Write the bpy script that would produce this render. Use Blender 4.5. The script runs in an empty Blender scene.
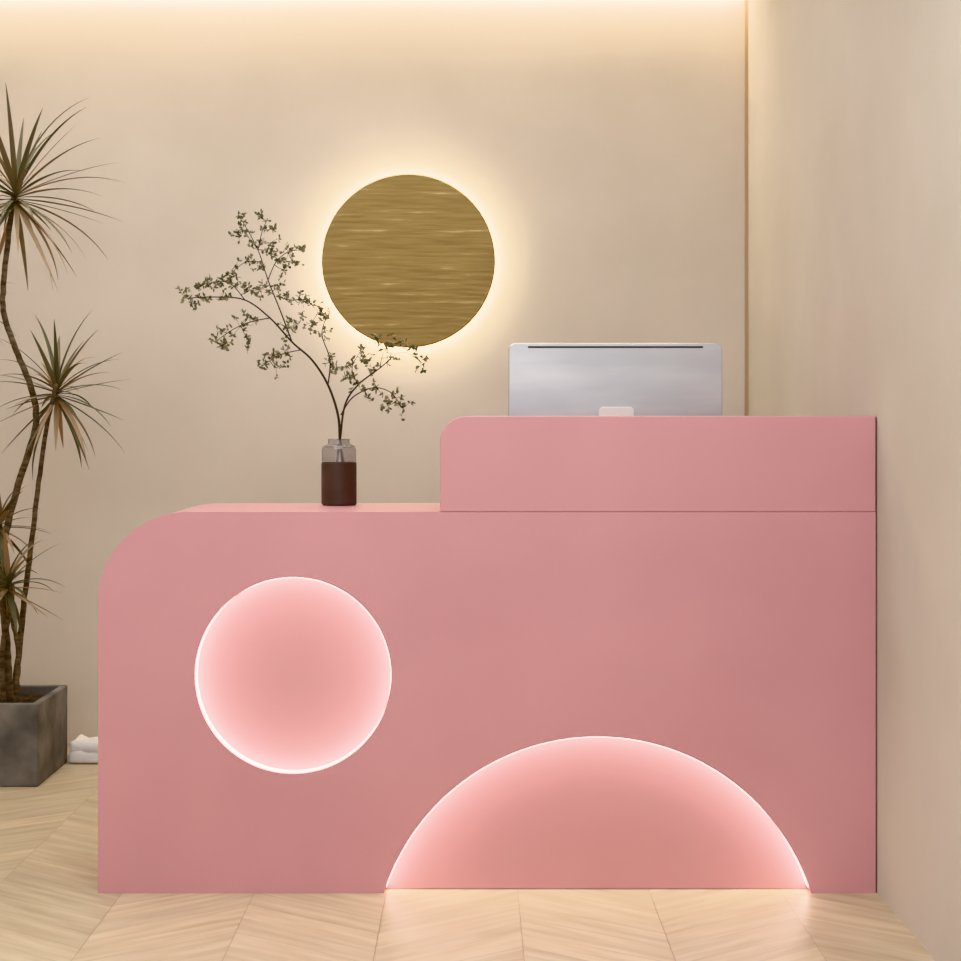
import bpy, bmesh, math, random
from mathutils import Vector, Matrix
random.seed(7)
S=bpy.context.scene
try: S.view_settings.view_transform='Khronos PBR Neutral'
except Exception: S.view_settings.view_transform='Standard'
S.view_settings.look='None'
COL=S.collection

# ---------- helpers ----------
def lin(r,g,b):
    f=lambda c:(c/255/12.92) if c/255<=0.04045 else ((c/255+0.055)/1.055)**2.4
    return (f(r),f(g),f(b),1)
def mat(name,rgb,rough=0.5,metal=0.0,emit=None,es=0,trans=0,spec=None):
    m=bpy.data.materials.new(name); m.use_nodes=True
    b=m.node_tree.nodes['Principled BSDF']
    b.inputs['Base Color'].default_value=lin(*rgb)
    b.inputs['Roughness'].default_value=rough
    b.inputs['Metallic'].default_value=metal
    if emit:
        b.inputs['Emission Color'].default_value=lin(*emit); b.inputs['Emission Strength'].default_value=es
    b.inputs['Transmission Weight'].default_value=trans
    if spec is not None: b.inputs['Specular IOR Level'].default_value=spec
    return m
def noise_mix(m,c1,c2,scale=3,detail=3,vec_scale=(1,1,1),bump=0,bscale=60,coord='Object',lo=.35,hi=.65,bdist=.002):
    nt=m.node_tree; N=nt.nodes; L=nt.links; b=N['Principled BSDF']
    tc=N.new('ShaderNodeTexCoord'); mp=N.new('ShaderNodeMapping'); mp.inputs['Scale'].default_value=vec_scale
    L.new(tc.outputs[coord],mp.inputs['Vector'])
    n=N.new('ShaderNodeTexNoise'); n.inputs['Scale'].default_value=scale; n.inputs['Detail'].default_value=detail
    L.new(mp.outputs[0],n.inputs['Vector'])
    r=N.new('ShaderNodeValToRGB'); r.color_ramp.elements[0].color=lin(*c1); r.color_ramp.elements[1].color=lin(*c2)
    r.color_ramp.elements[0].position=lo; r.color_ramp.elements[1].position=hi
    L.new(n.outputs[0],r.inputs[0]); L.new(r.outputs[0],b.inputs['Base Color'])
    if bump:
        n2=N.new('ShaderNodeTexNoise'); n2.inputs['Scale'].default_value=bscale; n2.inputs['Detail'].default_value=4
        L.new(mp.outputs[0],n2.inputs['Vector'])
        bp=N.new('ShaderNodeBump'); bp.inputs['Strength'].default_value=bump; bp.inputs['Distance'].default_value=bdist
        L.new(n2.outputs[0],bp.inputs['Height']); L.new(bp.outputs[0],b.inputs['Normal'])
    return m
def obj(name,me,m=None,parent=None,smooth=False):
    o=bpy.data.objects.new(name,me); COL.objects.link(o)
    if m: me.materials.append(m)
    if parent: o.parent=parent
    if smooth:
        for p in me.polygons: p.use_smooth=True
    return o
def empty(name,loc=(0,0,0)):
    o=bpy.data.objects.new(name,None); COL.objects.link(o); o.empty_display_size=.1
    return o
def box(name,a,b,m,parent=None,bev=0,seg=3):
    bm=bmesh.new(); bmesh.ops.create_cube(bm,size=1)
    for v in bm.verts:
        v.co=Vector([(a[i]+b[i])/2+v.co[i]*(b[i]-a[i]) for i in range(3)])
    if bev: bmesh.ops.bevel(bm,geom=bm.edges[:],offset=bev,segments=seg,affect='EDGES',profile=.5)
    me=bpy.data.meshes.new(name); bm.to_mesh(me); bm.free()
    return obj(name,me,m,parent)
def extr(name,loops,y0,y1,m,parent=None,bev=0):
    """extrude x/z outline loops (first = outer, rest = holes) from y0 to y1"""
    cu=bpy.data.curves.new(name+'_c','CURVE'); cu.dimensions='2D'; cu.fill_mode='BOTH'; cu.extrude=(y1-y0)/2
    for lp in loops:
        sp=cu.splines.new('POLY'); sp.points.add(len(lp)-1)
        for i,(x,z) in enumerate(lp): sp.points[i].co=(x,z,0,1)
        sp.use_cyclic_u=True
    co=bpy.data.objects.new('tmp',cu); COL.objects.link(co)
    dg=bpy.context.evaluated_depsgraph_get()
    me=bpy.data.meshes.new_from_object(co.evaluated_get(dg))
    bpy.data.objects.remove(co)
    me.name=name
    bm=bmesh.new(); bm.from_mesh(me)
    bmesh.ops.remove_doubles(bm,verts=bm.verts[:],dist=1e-5)
    for v in bm.verts:
        x,y,z=v.co; v.co=(x,(y0+y1)/2-z,y)
    bmesh.ops.recalc_face_normals(bm,faces=bm.faces[:])
    bm.normal_update()
    if bev:
        es=[e for e in bm.edges if all(abs(v.co.y-y0)<1e-5 for v in e.verts) and len(e.link_faces)==2 and e.calc_face_angle(0)>1]
        bmesh.ops.bevel(bm,geom=es,offset=bev,segments=2,affect='EDGES',profile=.5)
    for f in bm.faces: f.smooth=False
    bm.to_mesh(me); bm.free()
    me.materials.clear()
    return obj(name,me,m,parent)
def lathe(name,prof,m,parent=None,n=64,c=(0,0,0),axis='Z'):
    bm=bmesh.new(); rings=[]
    for r,h in prof:
        ring=[]
        for i in range(n):
            a=2*math.pi*i/n
            if axis=='Z': p=(c[0]+r*math.cos(a),c[1]+r*math.sin(a),c[2]+h)
            else: p=(c[0]+r*math.cos(a),c[1]+h,c[2]+r*math.sin(a))
            ring.append(bm.verts.new(p))
        rings.append(ring)
    for k in range(len(rings)-1):
        for i in range(n):
            j=(i+1)%n
            bm.faces.new((rings[k][i],rings[k][j],rings[k+1][j],rings[k+1][i]))
    bmesh.ops.remove_doubles(bm,verts=bm.verts[:],dist=1e-6)
    bmesh.ops.recalc_face_normals(bm,faces=bm.faces[:])
    me=bpy.data.meshes.new(name); bm.to_mesh(me); bm.free()
    o=obj(name,me,m,parent,True)
    md=o.modifiers.new('es','EDGE_SPLIT'); md.split_angle=math.radians(40)
    return o
def arc(cx,cz,r,a0,a1,n):
    return [(cx+r*math.cos(math.radians(a0+(a1-a0)*i/n)),cz+r*math.sin(math.radians(a0+(a1-a0)*i/n))) for i in range(n+1)]
CAMZ=1.064; D=4.0
def W(px,py,y):      # measured photo point -> world at depth y
    s=1760/(D+y)
    return Vector(((px-474)/s,y,CAMZ-(py-425)/s))

# ---------- materials ----------
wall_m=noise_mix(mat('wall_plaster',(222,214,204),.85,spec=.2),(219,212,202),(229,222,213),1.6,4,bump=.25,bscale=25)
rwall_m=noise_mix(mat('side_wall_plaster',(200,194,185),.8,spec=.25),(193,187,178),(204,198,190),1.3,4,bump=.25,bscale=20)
ceil_m=noise_mix(mat('ceiling_paint',(238,236,232),.9),(236,233,229),(240,238,235),2)
trim_m=mat('corner_trim_metal',(190,168,142),.5)
pink_m=noise_mix(mat('pink_lacquer',(210,157,166),.42),(207,153,162),(213,159,168),2.2,2)
recess_m=mat('pink_recess',(207,152,158),.6)
led_m=mat('led_diffuser',(255,240,232),.5,emit=(246,247,234),es=14)
halo_m=mat('halo_led',(255,240,210),.5,emit=(255,240,202),es=52)
cove_m=mat('cove_led',(255,240,210),.5,emit=(255,238,212),es=48)
conc_m=noise_mix(mat('concrete',(125,122,118),.85),(96,96,95),(136,134,131),7,6,bump=.5,bscale=30)
soil_m=noise_mix(mat('soil',(50,40,32),.95),(35,28,22),(80,66,52),40,5,bump=.8,bscale=60)
bark_m=noise_mix(mat('dracaena_bark',(95,78,60),.85),(74,64,54),(124,110,92),30,4,vec_scale=(1,1,3),bump=.6,bscale=60)
twig_m=mat('twig_bark',(62,50,38),.8)
alu_m=noise_mix(mat('aluminium',(200,204,210),.3,.6),(194,199,206),(212,215,220),2.5,3,vec_scale=(1,1,6))
dark_m=mat('dark_slot',(70,72,76),.5)
screen_m=mat('screen_glass',(12,12,14),.1)
white_m=noise_mix(mat('white_cotton',(236,236,236),.9),(230,230,230),(240,240,240),20,3,bump=.5,bscale=80)
glass_m=mat('bottle_glass',(225,222,222),.04,trans=.9)
brown_m=noise_mix(mat('brown_bottle_wrap',(80,58,52),.45),(74,60,54),(90,73,66),12,3)

def leaf_mat(name,c1,c2,c3):
    m=mat(name,c1,.55); nt=m.node_tree; N=nt.nodes; L=nt.links; b=N['Principled BSDF']
    g=N.new('ShaderNodeNewGeometry'); r=N.new('ShaderNodeValToRGB')
    e=r.color_ramp.elements; e[0].color=lin(*c1); e[1].color=lin(*c3)
    k=e.new(.55); k.color=lin(*c2)
    L.new(g.outputs['Random Per Island'],r.inputs[0]); L.new(r.outputs[0],b.inputs['Base Color'])
    return m
drac_m=leaf_mat('dracaena_leaf',(86,88,68),(120,114,92),(176,148,122))
leaf_m=leaf_mat('branch_leaf',(84,86,58),(118,115,82),(156,148,114))

# brushed brass with horizontal ripples
gold_m=mat('brushed_brass',(165,138,80),.45,.6)
nt=gold_m.node_tree; N=nt.nodes; L=nt.links; b=N['Principled BSDF']
tc=N.new('ShaderNodeTexCoord'); mp=N.new('ShaderNodeMapping'); mp.inputs['Scale'].default_value=(6,1,80)
L.new(tc.outputs['Object'],mp.inputs['Vector'])
n=N.new('ShaderNodeTexNoise'); n.inputs['Scale'].default_value=1; n.inputs['Detail'].default_value=4
L.new(mp.outputs[0],n.inputs['Vector'])
r=N.new('ShaderNodeValToRGB'); e=r.color_ramp.elements
e[0].position=.3; e[0].color=lin(142,122,80); e[1].position=.76; e[1].color=lin(206,186,140)
k=e.new(.64); k.color=lin(160,140,94)
L.new(n.outputs[0],r.inputs[0]); L.new(r.outputs[0],b.inputs['Base Color'])
bp=N.new('ShaderNodeBump'); bp.inputs['Strength'].default_value=.4; bp.inputs['Distance'].default_value=.003
L.new(n.outputs[0],bp.inputs['Height']); L.new(bp.outputs[0],b.inputs['Normal'])

# wood
wood_m=mat('oak_chevron',(222,196,160),.42)
nt=wood_m.node_tree; N=nt.nodes; L=nt.links; b=N['Principled BSDF']
uv=N.new('ShaderNodeUVMap'); uv.uv_map='UVMap'
mp=N.new('ShaderNodeMapping'); mp.inputs['Scale'].default_value=(4,34,1); L.new(uv.outputs[0],mp.inputs['Vector'])
n=N.new('ShaderNodeTexNoise'); n.inputs['Scale'].default_value=1; n.inputs['Detail'].default_value=5; L.new(mp.outputs[0],n.inputs['Vector'])
r=N.new('ShaderNodeValToRGB'); e=r.color_ramp.elements
e[0].position=.25; e[0].color=lin(190,172,143); e[1].position=.7; e[1].color=lin(219,206,181)
L.new(n.outputs[0],r.inputs[0])
g=N.new('ShaderNodeNewGeometry'); hs=N.new('ShaderNodeHueSaturation')
mr=N.new('ShaderNodeMapRange'); mr.inputs['To Min'].default_value=.90; mr.inputs['To Max'].default_value=1.05
L.new(g.outputs['Random Per Island'],mr.inputs[0]); L.new(mr.outputs[0],hs.inputs['Value']); L.new(r.outputs[0],hs.inputs['Color'])
L.new(hs.outputs[0],b.inputs['Base Color'])
joint_m=mat('floor_joint',(182,160,130),.8)

# ---------- room ----------
XR=.916; XL=-2.6; YB=1.882; YF=-5.6; ZC=2.5
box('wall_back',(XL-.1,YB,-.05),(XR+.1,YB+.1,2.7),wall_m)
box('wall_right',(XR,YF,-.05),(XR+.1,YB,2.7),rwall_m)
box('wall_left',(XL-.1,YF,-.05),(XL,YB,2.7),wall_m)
box('ceiling',(XL,YF,ZC),(XR,YB-.09,ZC+.1),ceil_m)
box('trim_1',(XL,YB-.09,ZC+.1),(XR,YB,ZC+.14),ceil_m)
box('trim_2',(XR-.012,YB-.008,0),(XR,YB,ZC+.09),trim_m)
cove=empty('cove_light')
box('led_strip',(XL+.02,YB-.026,ZC+.004),(XR-.03,YB-.006,ZC+.014),cove_m,cove)

bm=bmesh.new(); uvl=bm.loops.layers.uv.new('UVMap')
cw=.30; ph=.105; sl=.75; gp=.0005
c0=int(math.floor(XL/cw))-1
for ci in range(c0,int(XR/cw)+2):
    x0=ci*cw+.1; x1=x0+cw; sgn=1 if ci%2 else -1
    dy=sgn*sl*cw; off=0 if sgn>0 else -dy
    k=YF-.6
    while k<YB+.6:
        p=[(x0+gp,k+off+gp),(x1-gp,k+off+dy+gp),(x1-gp,k+off+dy+ph-gp),(x0+gp,k+off+ph-gp)]
        vs=[bm.verts.new((a,c,0)) for a,c in p]
        f=bm.faces.new(vs)
        ru,rv=random.uniform(0,50),random.uniform(0,50)
        Lg=math.hypot(cw,dy); wd=ph*cw/Lg
        for lp,(u,v) in zip(f.loops,[(0,0),(Lg,0),(Lg,wd),(0,wd)]): lp[uvl].uv=(u+ru,v+rv)
        k+=ph
for co,no in [((XL,0,0),(-1,0,0)),((XR,0,0),(1,0,0)),((0,YB,0),(0,1,0)),((0,YF,0),(0,-1,0))]:
    bmesh.ops.bisect_plane(bm,geom=bm.verts[:]+bm.edges[:]+bm.faces[:],plane_co=co,plane_no=no,clear_outer=True)
for f in bm.faces:
    if f.normal.z<0: f.normal_flip()
vs=[bm.verts.new(p) for p in [(XL,YF,-.002),(XR,YF,-.002),(XR,YB,-.002),(XL,YB,-.002)]]
f=bm.faces.new(vs); f.material_index=1
me=bpy.data.meshes.new('floor'); bm.to_mesh(me); bm.free()
fo=obj('floor',me,wood_m); me.materials.append(joint_m)

# ---------- desk ----------
desk=empty('reception_desk')
dl=(98-474)/440; dr=XR-.003; zt=CAMZ-(512-425)/440
R=.205
ccx=(293-474)/440; ccz=CAMZ-(675.5-425)/440; cr=98/440
hx0=(384-474)/440; hx1=(811-474)/440; hc=(hx0+hx1)/2; hw=(hx1-hx0)/2; hh=CAMZ-(737-425)/440
hr=(hw*hw+hh*hh)/(2*hh); hcz=hh-hr
aR=math.degrees(math.asin(-hcz/hr))
dome=arc(hc,hcz,hr,aR,180-aR,96)     # right -> left
topleft=arc(dl+R,zt-R,R,90,180,40)
outer=[(dr,0),(dr,zt)]+topleft+[(dl,0)]
outer_d=[(dr,0),(dr,zt)]+topleft+[(dl,0)]+dome[::-1]
hole=arc(ccx,ccz,cr,0,360,128)[:-1]
RD=.035
extr('front_panel',[outer_d,hole],0,RD,pink_m,desk)
extr('body',[outer],RD,.45,pink_m,desk)
extr('circle_recess_plate',[arc(ccx,ccz,cr-.0015,0,360,128)[:-1]],RD-.003,RD-.0002,recess_m,desk)
extr('arch_recess_plate',[arc(hc,hcz,hr-.0018,aR+.35,180-aR-.35,96)],RD-.003,RD-.0002,recess_m,desk)
uz=zt+.0004; ut=CAMZ+(425-416)/440; ul=(440-474)/440
ub=[(dr,uz),(dr,ut)]+arc(ul+.06,ut-.06,.06,90,180,20)+[(ul,uz)]
extr('upper_counter',[ub],-.0015,.30,pink_m,desk,bev=.0025)
# LED rims inside the recesses
def rim(name,pts,closed,y0,y1):
    bm=bmesh.new()
    a=[bm.verts.new((x,y0,z)) for x,z in pts]; c=[bm.verts.new((x,y1,z)) for x,z in pts]
    n=len(pts)
    for i in range(n if closed else n-1):
        j=(i+1)%n; bm.faces.new((a[i],a[j],c[j],c[i]))
    me=bpy.data.meshes.new(name); bm.to_mesh(me); bm.free()
    return obj(name,me,led_m,desk,True)
rim('led_ring',arc(ccx,ccz,cr-.0012,0,360,128)[:-1],True,.002,RD-.0035)
rim('led_arch',[p for p in arc(hc,hcz,hr-.0012,aR,180-aR,96) if p[1]>.002],False,.002,RD-.0035)
wt=empty('computer_table')
box('table_top',(ul+.02,.455,.80),(dr,.95,.83),pink_m,wt,.003)
box('table_leg',(ul+.02,.455,0),(ul+.05,.95,.80),pink_m,wt,.002)
box('table_leg_right',(dr-.03,.455,0),(dr,.95,.80),pink_m,wt,.002)

# ---------- wall disc ----------
disc=empty('round_wall_light')
dc=W(408.5,261,YB-.045); 
lathe('brass_disc',[(0,-.012),(.284,-.012),(.288,-.008),(.288,.0),(0,0)],gold_m,disc,96,(dc.x,dc.y,dc.z),'Y')
lathe('halo_ring',[(.281,.022),(.285,.022),(.285,.034),(.281,.034),(.281,.022)],halo_m,disc,96,(dc.x,dc.y,dc.z),'Y')
lathe('mount',[(0,0),(.26,0),(.26,.022),(.281,.022),(.281,.034),(.26,.034),(.26,.045),(0,.045)],trim_m,disc,96,(dc.x,dc.y,dc.z),'Y')

# ---------- monitor ----------
mon=empty('desktop_computer')
my=.52
a=W(508.5,343,my); c2=W(722.5,343,my)
mz1=a.z; mz0=mz1-.37
def rrect(x0,x1,z0,z1,r):
    return arc(x1-r,z1-r,r,0,90,8)+arc(x0+r,z1-r,r,90,180,8)+arc(x0+r,z0+r,r,180,270,8)+arc(x1-r,z0+r,r,270,360,8)
extr('case',[rrect(a.x,c2.x,mz0,mz1,.018)],my,my+.016,alu_m,mon,bev=.0025)
extr('screen',[rrect(a.x+.012,c2.x-.012,mz0+.012,mz1-.012,.01)],my+.0155,my+.018,screen_m,mon)
box('top_vent',(a.x+.05,my-.0015,mz1-.013),(c2.x-.05,my+.004,mz1-.008),dark_m,mon,.0005)
mcx=W(616,0,my).x
extr('stand_neck',[rrect(mcx-.045,mcx+.045,.838,W(0,407,my).z,.012)],my-.022,my-.004,mat('stand_white',(245,245,247),.4),mon,bev=.002)
box('hinge',(mcx-.03,my-.006,1.03),(mcx+.03,my+.002,1.09),alu_m,mon)
box('stand_foot',(mcx-.085,my-.004,.8302),(mcx+.085,my+.16,.842),alu_m,mon,.003)
box('stand_heel',(mcx-.045,my-.022,.8302),(mcx+.045,my+.01,.845),alu_m,mon,.002)

# ---------- bottle & branch ----------
vase=empty('bottle_vase_with_branch')
vy=.34; vb=W(339,0,vy); vx=vb.x; vr=.0435
lathe('brown_body',[(0,0),(vr-.003,0),(vr,.003),(vr,.104),(vr-.004,.106),(0,.106)],brown_m,vase,64,(vx,vy,zt+.0005))
lathe('glass_top',[(vr-.0005,.1065),(vr-.0005,.137),(vr-.004,.146),(vr-.014,.15),(.027,.152),(.027,.161),(.029,.163),(.0255,.163),(.0245,.153),(vr-.016,.148),(vr-.006,.143),(vr-.003,.136),(vr-.003,.1065),(vr-.0005,.1065)],glass_m,vase,64,(vx,vy,zt+.0005))

def tube(bm,pts,r0,r1,n=6):
    rings=[]; m=len(pts)
    for i,p in enumerate(pts):
        t=(pts[min(i+1,m-1)]-pts[max(i-1,0)]).normalized()
        u=t.cross(Vector((0,1,0.13))).normalized(); v=t.cross(u)
        r=r0+(r1-r0)*i/(m-1)
        rings.append([bm.verts.new(p+u*r*math.cos(2*math.pi*k/n)+v*r*math.sin(2*math.pi*k/n)) for k in range(n)])
    for i in range(m-1):
        for k in range(n):
            bm.faces.new((rings[i][k],rings[i][(k+1)%n],rings[i+1][(k+1)%n],rings[i+1][k]))
    bm.faces.new(rings[-1]); bm.faces.new(rings[0][::-1])
def smooth_path(P,n=6):
    out=[]
    for i in range(len(P)-1):
        p0=P[max(i-1,0)];p1=P[i];p2=P[i+1];p3=P[min(i+2,len(P)-1)]
        for k in range(n):
            t=k/n
            out.append(.5*((2*p1)+(p2-p0)*t+(2*p0-5*p1+4*p2-p3)*t*t+(3*p1-p0-3*p2+p3)*t**3))
    out.append(P[-1]); return out
bt=bmesh.new(); bl=bmesh.new()
paths=[ # (pixel pts, start depth offset, end depth offset, r0, r1)
 ([(343,462),(340,440),(338,415),(328,385),(312,360),(292,342),(270,318),(245,300),(215,297),(190,298)],0,-.10,.0036,.0010),
 ([(337,462),(340,440),(345,405),(358,385),(380,368),(402,352),(424,364)],0,.10,.0030,.0008),
 ([(341,415),(352,398),(372,388),(390,392),(402,407)],.01,-.06,.0018,.0007),
 ([(328,385),(330,360),(322,335),(326,318)],0,.06,.0018,.0008),
 ([(292,342),(280,310),(268,280),(258,250),(243,222)],-.03,.05,.0018,.0007),
 ([(268,280),(276,262),(288,252),(300,250)],.01,.07,.0012,.0006),
 ([(258,250),(262,232),(268,218)],.03,.0,.0010,.0006),
 ([(270,318),(250,322),(232,330),(215,342)],-.05,-.11,.0014,.0006),
 ([(245,300),(228,282),(205,284)],-.06,-.03,.0012,.0006),
 ([(300,350),(280,355),(262,366)],-.02,-.08,.0012,.0006),
 ([(358,385),(352,368),(360,352)],.02,.05,.0012,.0006),
 ([(380,368),(384,352),(398,342)],.05,.03,.0012,.0006),
 ([(276,296),(290,300),(306,300),(318,312)],-.01,-.06,.0012,.0006),
 ([(262,262),(246,262),(232,272)],.01,-.04,.0010,.0006),
]
allp=[]
for pts,d0,d1,r0,r1 in paths:
    n=len(pts); P=[W(x,y,vy+d0+(d1-d0)*(i/(n-1))**1.2) for i,(x,y) in enumerate(pts)]
    sp=smooth_path(P); tube(bt,sp,r0,r1); allp+=sp
def leaf(bm,p,d,l,w):
    d=d.normalized(); s=d.cross(Vector((random.uniform(-1,1),random.uniform(-1,1),random.uniform(-1,1)))).normalized()
    nn=d.cross(s)*l*.12
    v=[bm.verts.new(q) for q in (p,p+d*l*.35+s*w,p+d*l*.75+s*w*.75,p+d*l,p+d*l*.75-s*w*.75,p+d*l*.35-s*w)]
    mid=bm.verts.new(p+d*l*.5+nn)
    for i in range(6): bm.faces.new((v[i],v[(i+1)%6],mid))
clusters=[(184,297),(196,287),(192,304),(206,300),(214,284),(204,283),(222,300),(216,342),(226,333),(240,327),(222,346),(250,318),
 (242,221),(238,232),(250,240),(263,219),(268,230),(258,250),(270,243),(276,258),(288,254),(300,249),(293,262),(284,270),(262,266),(248,262),(232,270),(238,284),(228,284),
 (250,290),(262,288),(274,290),(286,300),(298,300),(308,306),(320,312),(312,322),(326,320),(322,334),(300,322),(288,330),(262,366),(272,356),(276,368),(288,352),(248,340),
 (424,363),(416,358),(408,350),(398,343),(386,350),(378,342),(360,353),(352,364),(366,362),(376,370),(390,360),(403,408),(394,398),(388,406),(378,390),(366,394),(354,384),(345,378),(330,362),(336,372)]
for cx,cy in clusters:
    best=min(allp,key=lambda q:(q.x-W(cx,cy,q.y).x)**2+(q.z-W(cx,cy,q.y).z)**2)
    q=W(cx,cy,best.y+random.uniform(-.015,.015))
    if (q-best).length>.004: tube(bt,[best,(best+q)/2+Vector((0,0,-.002)),q],.0008,.0005,4)
    for t in range(5):
        dv=Vector((random.gauss(0,1),random.gauss(0,1),random.gauss(.3,1))).normalized()*random.uniform(.014,.034)
        tip=q+dv; tube(bt,[q,q+dv*.5+Vector((0,0,.001)),tip],.0005,.0003,3)
        for k in range(5):
            pp=q+dv*random.uniform(.35,1)
            leaf(bl,pp,Vector((random.gauss(0,1),random.gauss(0,1),random.gauss(.2,1))),random.uniform(.008,.014),random.uniform(.0022,.004))
me=bpy.data.meshes.new('twigs'); bt.to_mesh(me); bt.free(); obj('twigs',me,twig_m,vase,True)
me=bpy.data.meshes.new('leaves'); bl.to_mesh(me); bl.free(); obj('leaves',me,leaf_m,vase)

# ---------- dracaena ----------
pl=empty('potted_dracaena')
px0,px1,py0,py1,ph_=-1.66,-1.281,1.172,1.55,.245
bm=bmesh.new(); 
def ringv(x0,x1,y0,y1,z): return [bm.verts.new(p) for p in ((x0,y0,z),(x1,y0,z),(x1,y1,z),(x0,y1,z))]
t=.001; w=.022
rs=[ringv(px0+t,px1-t,py0+t,py1-t,0),ringv(px0,px1,py0,py1,ph_),ringv(px0+w,px1-w,py0+w,py1-w,ph_),ringv(px0+w,px1-w,py0+w,py1-w,ph_-.06)]
for a_,b_ in zip(rs,rs[1:]):
    for i in range(4): bm.faces.new((a_[i],a_[(i+1)%4],b_[(i+1)%4],b_[i]))
bm.faces.new(rs[0][::-1])
bmesh.ops.recalc_face_normals(bm,faces=bm.faces[:])
me=bpy.data.meshes.new('pot'); bm.to_mesh(me); bm.free()
po=obj('concrete_pot',me,conc_m,pl); md=po.modifiers.new('b','BEVEL'); md.width=.004; md.segments=2
bm=bmesh.new(); bmesh.ops.create_grid(bm,x_segments=24,y_segments=24,size=.164)
for v in bm.verts: v.co=Vector(((px0+px1)/2+v.co.x,(py0+py1)/2+v.co.y,ph_-.03+random.uniform(-.006,.006)))
me=bpy.data.meshes.new('soil'); bm.to_mesh(me); bm.free(); obj('soil',me,soil_m,pl,True)
Y=1.36
bm=bmesh.new()
stems=[([(10,700),(7,650),(3,600),(4,545),(18,485),(36,425),(30,385),(14,345),(3,305),(7,250),(14,192)],0,-.05,.012,.008),
 ([(14,700),(20,640),(28,570),(38,490),(46,430),(56,384)],.04,-.06,.010,.006),
 ([(4,705),(2,650),(12,600),(4,560),(0,520)],-.05,.0,.009,.006),
 ([(16,705),(18,650),(10,610),(8,585)],-.06,-.12,.008,.006),
 ([(-20,705),(-45,560),(-30,420),(-50,300)],.05,.05,.012,.008)]
for pts,d0,d1,r0,r1 in stems:
    n=len(pts); P=[W(x,y,Y+d0+(d1-d0)*i/(n-1)) for i,(x,y) in enumerate(pts)]
    sp=smooth_path(P,8); tube(bm,[p+Vector((random.gauss(0,.0008),random.gauss(0,.0008),0)) for p in sp],r0,r1,10)
me=bpy.data.meshes.new('stems'); bm.to_mesh(me); bm.free(); obj('stems',me,bark_m,pl,True)
bm=bmesh.new()
def strap(base,az,el,l,w,droop):
    """long narrow arching leaf, V section"""
    h=Vector((math.cos(az),math.sin(az),0)); n=12; p=base.copy(); e=el
    side=Vector((-h.y,h.x,0)); prev=None
    for i in range(n+1):
        t=i/n; d=h*math.cos(e)+Vector((0,0,math.sin(e)))
        up=side.cross(d)
        if up.z<0: up=-up
        ww=w*(min(1,.45+t*2.2))*max(0,(1-t**2.2))+.0004
        cur=[bm.verts.new(p+side*ww+up*ww*.35),bm.verts.new(p),bm.verts.new(p-side*ww+up*ww*.35)]
        if prev:
            bm.faces.new((prev[0],prev[1],cur[1],cur[0])); bm.faces.new((prev[1],prev[2],cur[2],cur[1]))
        prev=cur; p=p+d*(l/n); e-=droop/n*(.5+t*1.0)
def crown(c,n,l,lo=124,top=76):
    for i in range(n):
        az=i*2.39996+random.uniform(-.2,.2); f=i/n
        el=math.radians(top-lo*f**.9+random.uniform(-8,8))
        ll=l*random.uniform(.75,1.1); dr_=random.uniform(.1,1.1)*(1 if f<.5 else .8)
        strap(c+Vector((0,0,-.04*f)),az,el,ll,random.uniform(.0065,.010),dr_)
crown(W(16,192,Y-.05),56,.365,122,70)
crown(W(57,388,Y-.02),48,.25,138)
crown(W(8,580,Y-.12),34,.19)
crown(W(0,520,Y),26,.17)
crown(W(-50,298,Y+.05),26,.24)
for v in bm.verts:
    if v.co.y>YB-.02: v.co.y=YB-.02-(v.co.y-YB+.02)*.1
me=bpy.data.meshes.new('leaves'); bm.to_mesh(me); bm.free(); obj('strap_leaves',me,drac_m,pl)

# ---------- folded white cloth ----------
cl=empty('folded_cloth')
def fold(name,x0,x1,y0,y1,z0,z1,seed):
    o=box(name,(x0,y0,z0),(x1,y1,z1),white_m,cl,.016,6)
    bm=bmesh.new(); bm.from_mesh(o.data)
    bmesh.ops.subdivide_edges(bm,edges=[e for e in bm.edges if e.calc_length()>.03],cuts=8,use_grid_fill=True)
    for v in bm.verts:
        if v.co.z>z0+.012:
            v.co.z+=.004*math.sin(v.co.x*55+seed)+.003*math.sin(v.co.x*120+v.co.y*40+seed*2)
            v.co.y+=.003*math.sin(v.co.x*70+seed*3)
    bm.to_mesh(o.data); bm.free()
    for p in o.data.polygons: p.use_smooth=True
fold('fold_1',-1.276,-1.03,1.515,1.66,.0005,.040,1.0)
fold('fold_2',-1.272,-1.035,1.520,1.65,.032,.068,2.6)

# ---------- lights ----------
def area(name,loc,sx,sy,pw,col,rot=(0,0,0)):
    l=bpy.data.lights.new(name,'AREA'); l.shape='RECTANGLE'; l.size=sx; l.size_y=sy; l.energy=pw; l.color=col
    o=bpy.data.objects.new(name,l); o.location=loc; o.rotation_euler=rot; COL.objects.link(o); return o
area('room_fill_light',(-.30,-1.7,ZC-.02),2.2,2.0,46,(1,1,1))  # unseen overhead fill, added to light the room and desk
area('back_wall_fill_light',(-.85,.75,ZC-.02),2.8,.9,16,(1,1,1))  # second added fill, out of view, brightens the back wall
w=bpy.data.worlds.new('world'); S.world=w; w.use_nodes=True
bg=w.node_tree.nodes['Background']; bg.inputs[0].default_value=(1,1,1,1); bg.inputs[1].default_value=1.55

# ---------- camera ----------
cd=bpy.data.cameras.new('cam'); cd.sensor_width=36; cd.lens=36*1760/961
cd.shift_x=6.5/961; cd.shift_y=-55.5/961
cam=bpy.data.objects.new('camera',cd); cam.location=(0,-D,CAMZ); cam.rotation_euler=(math.radians(90),0,0)
COL.objects.link(cam); S.camera=cam
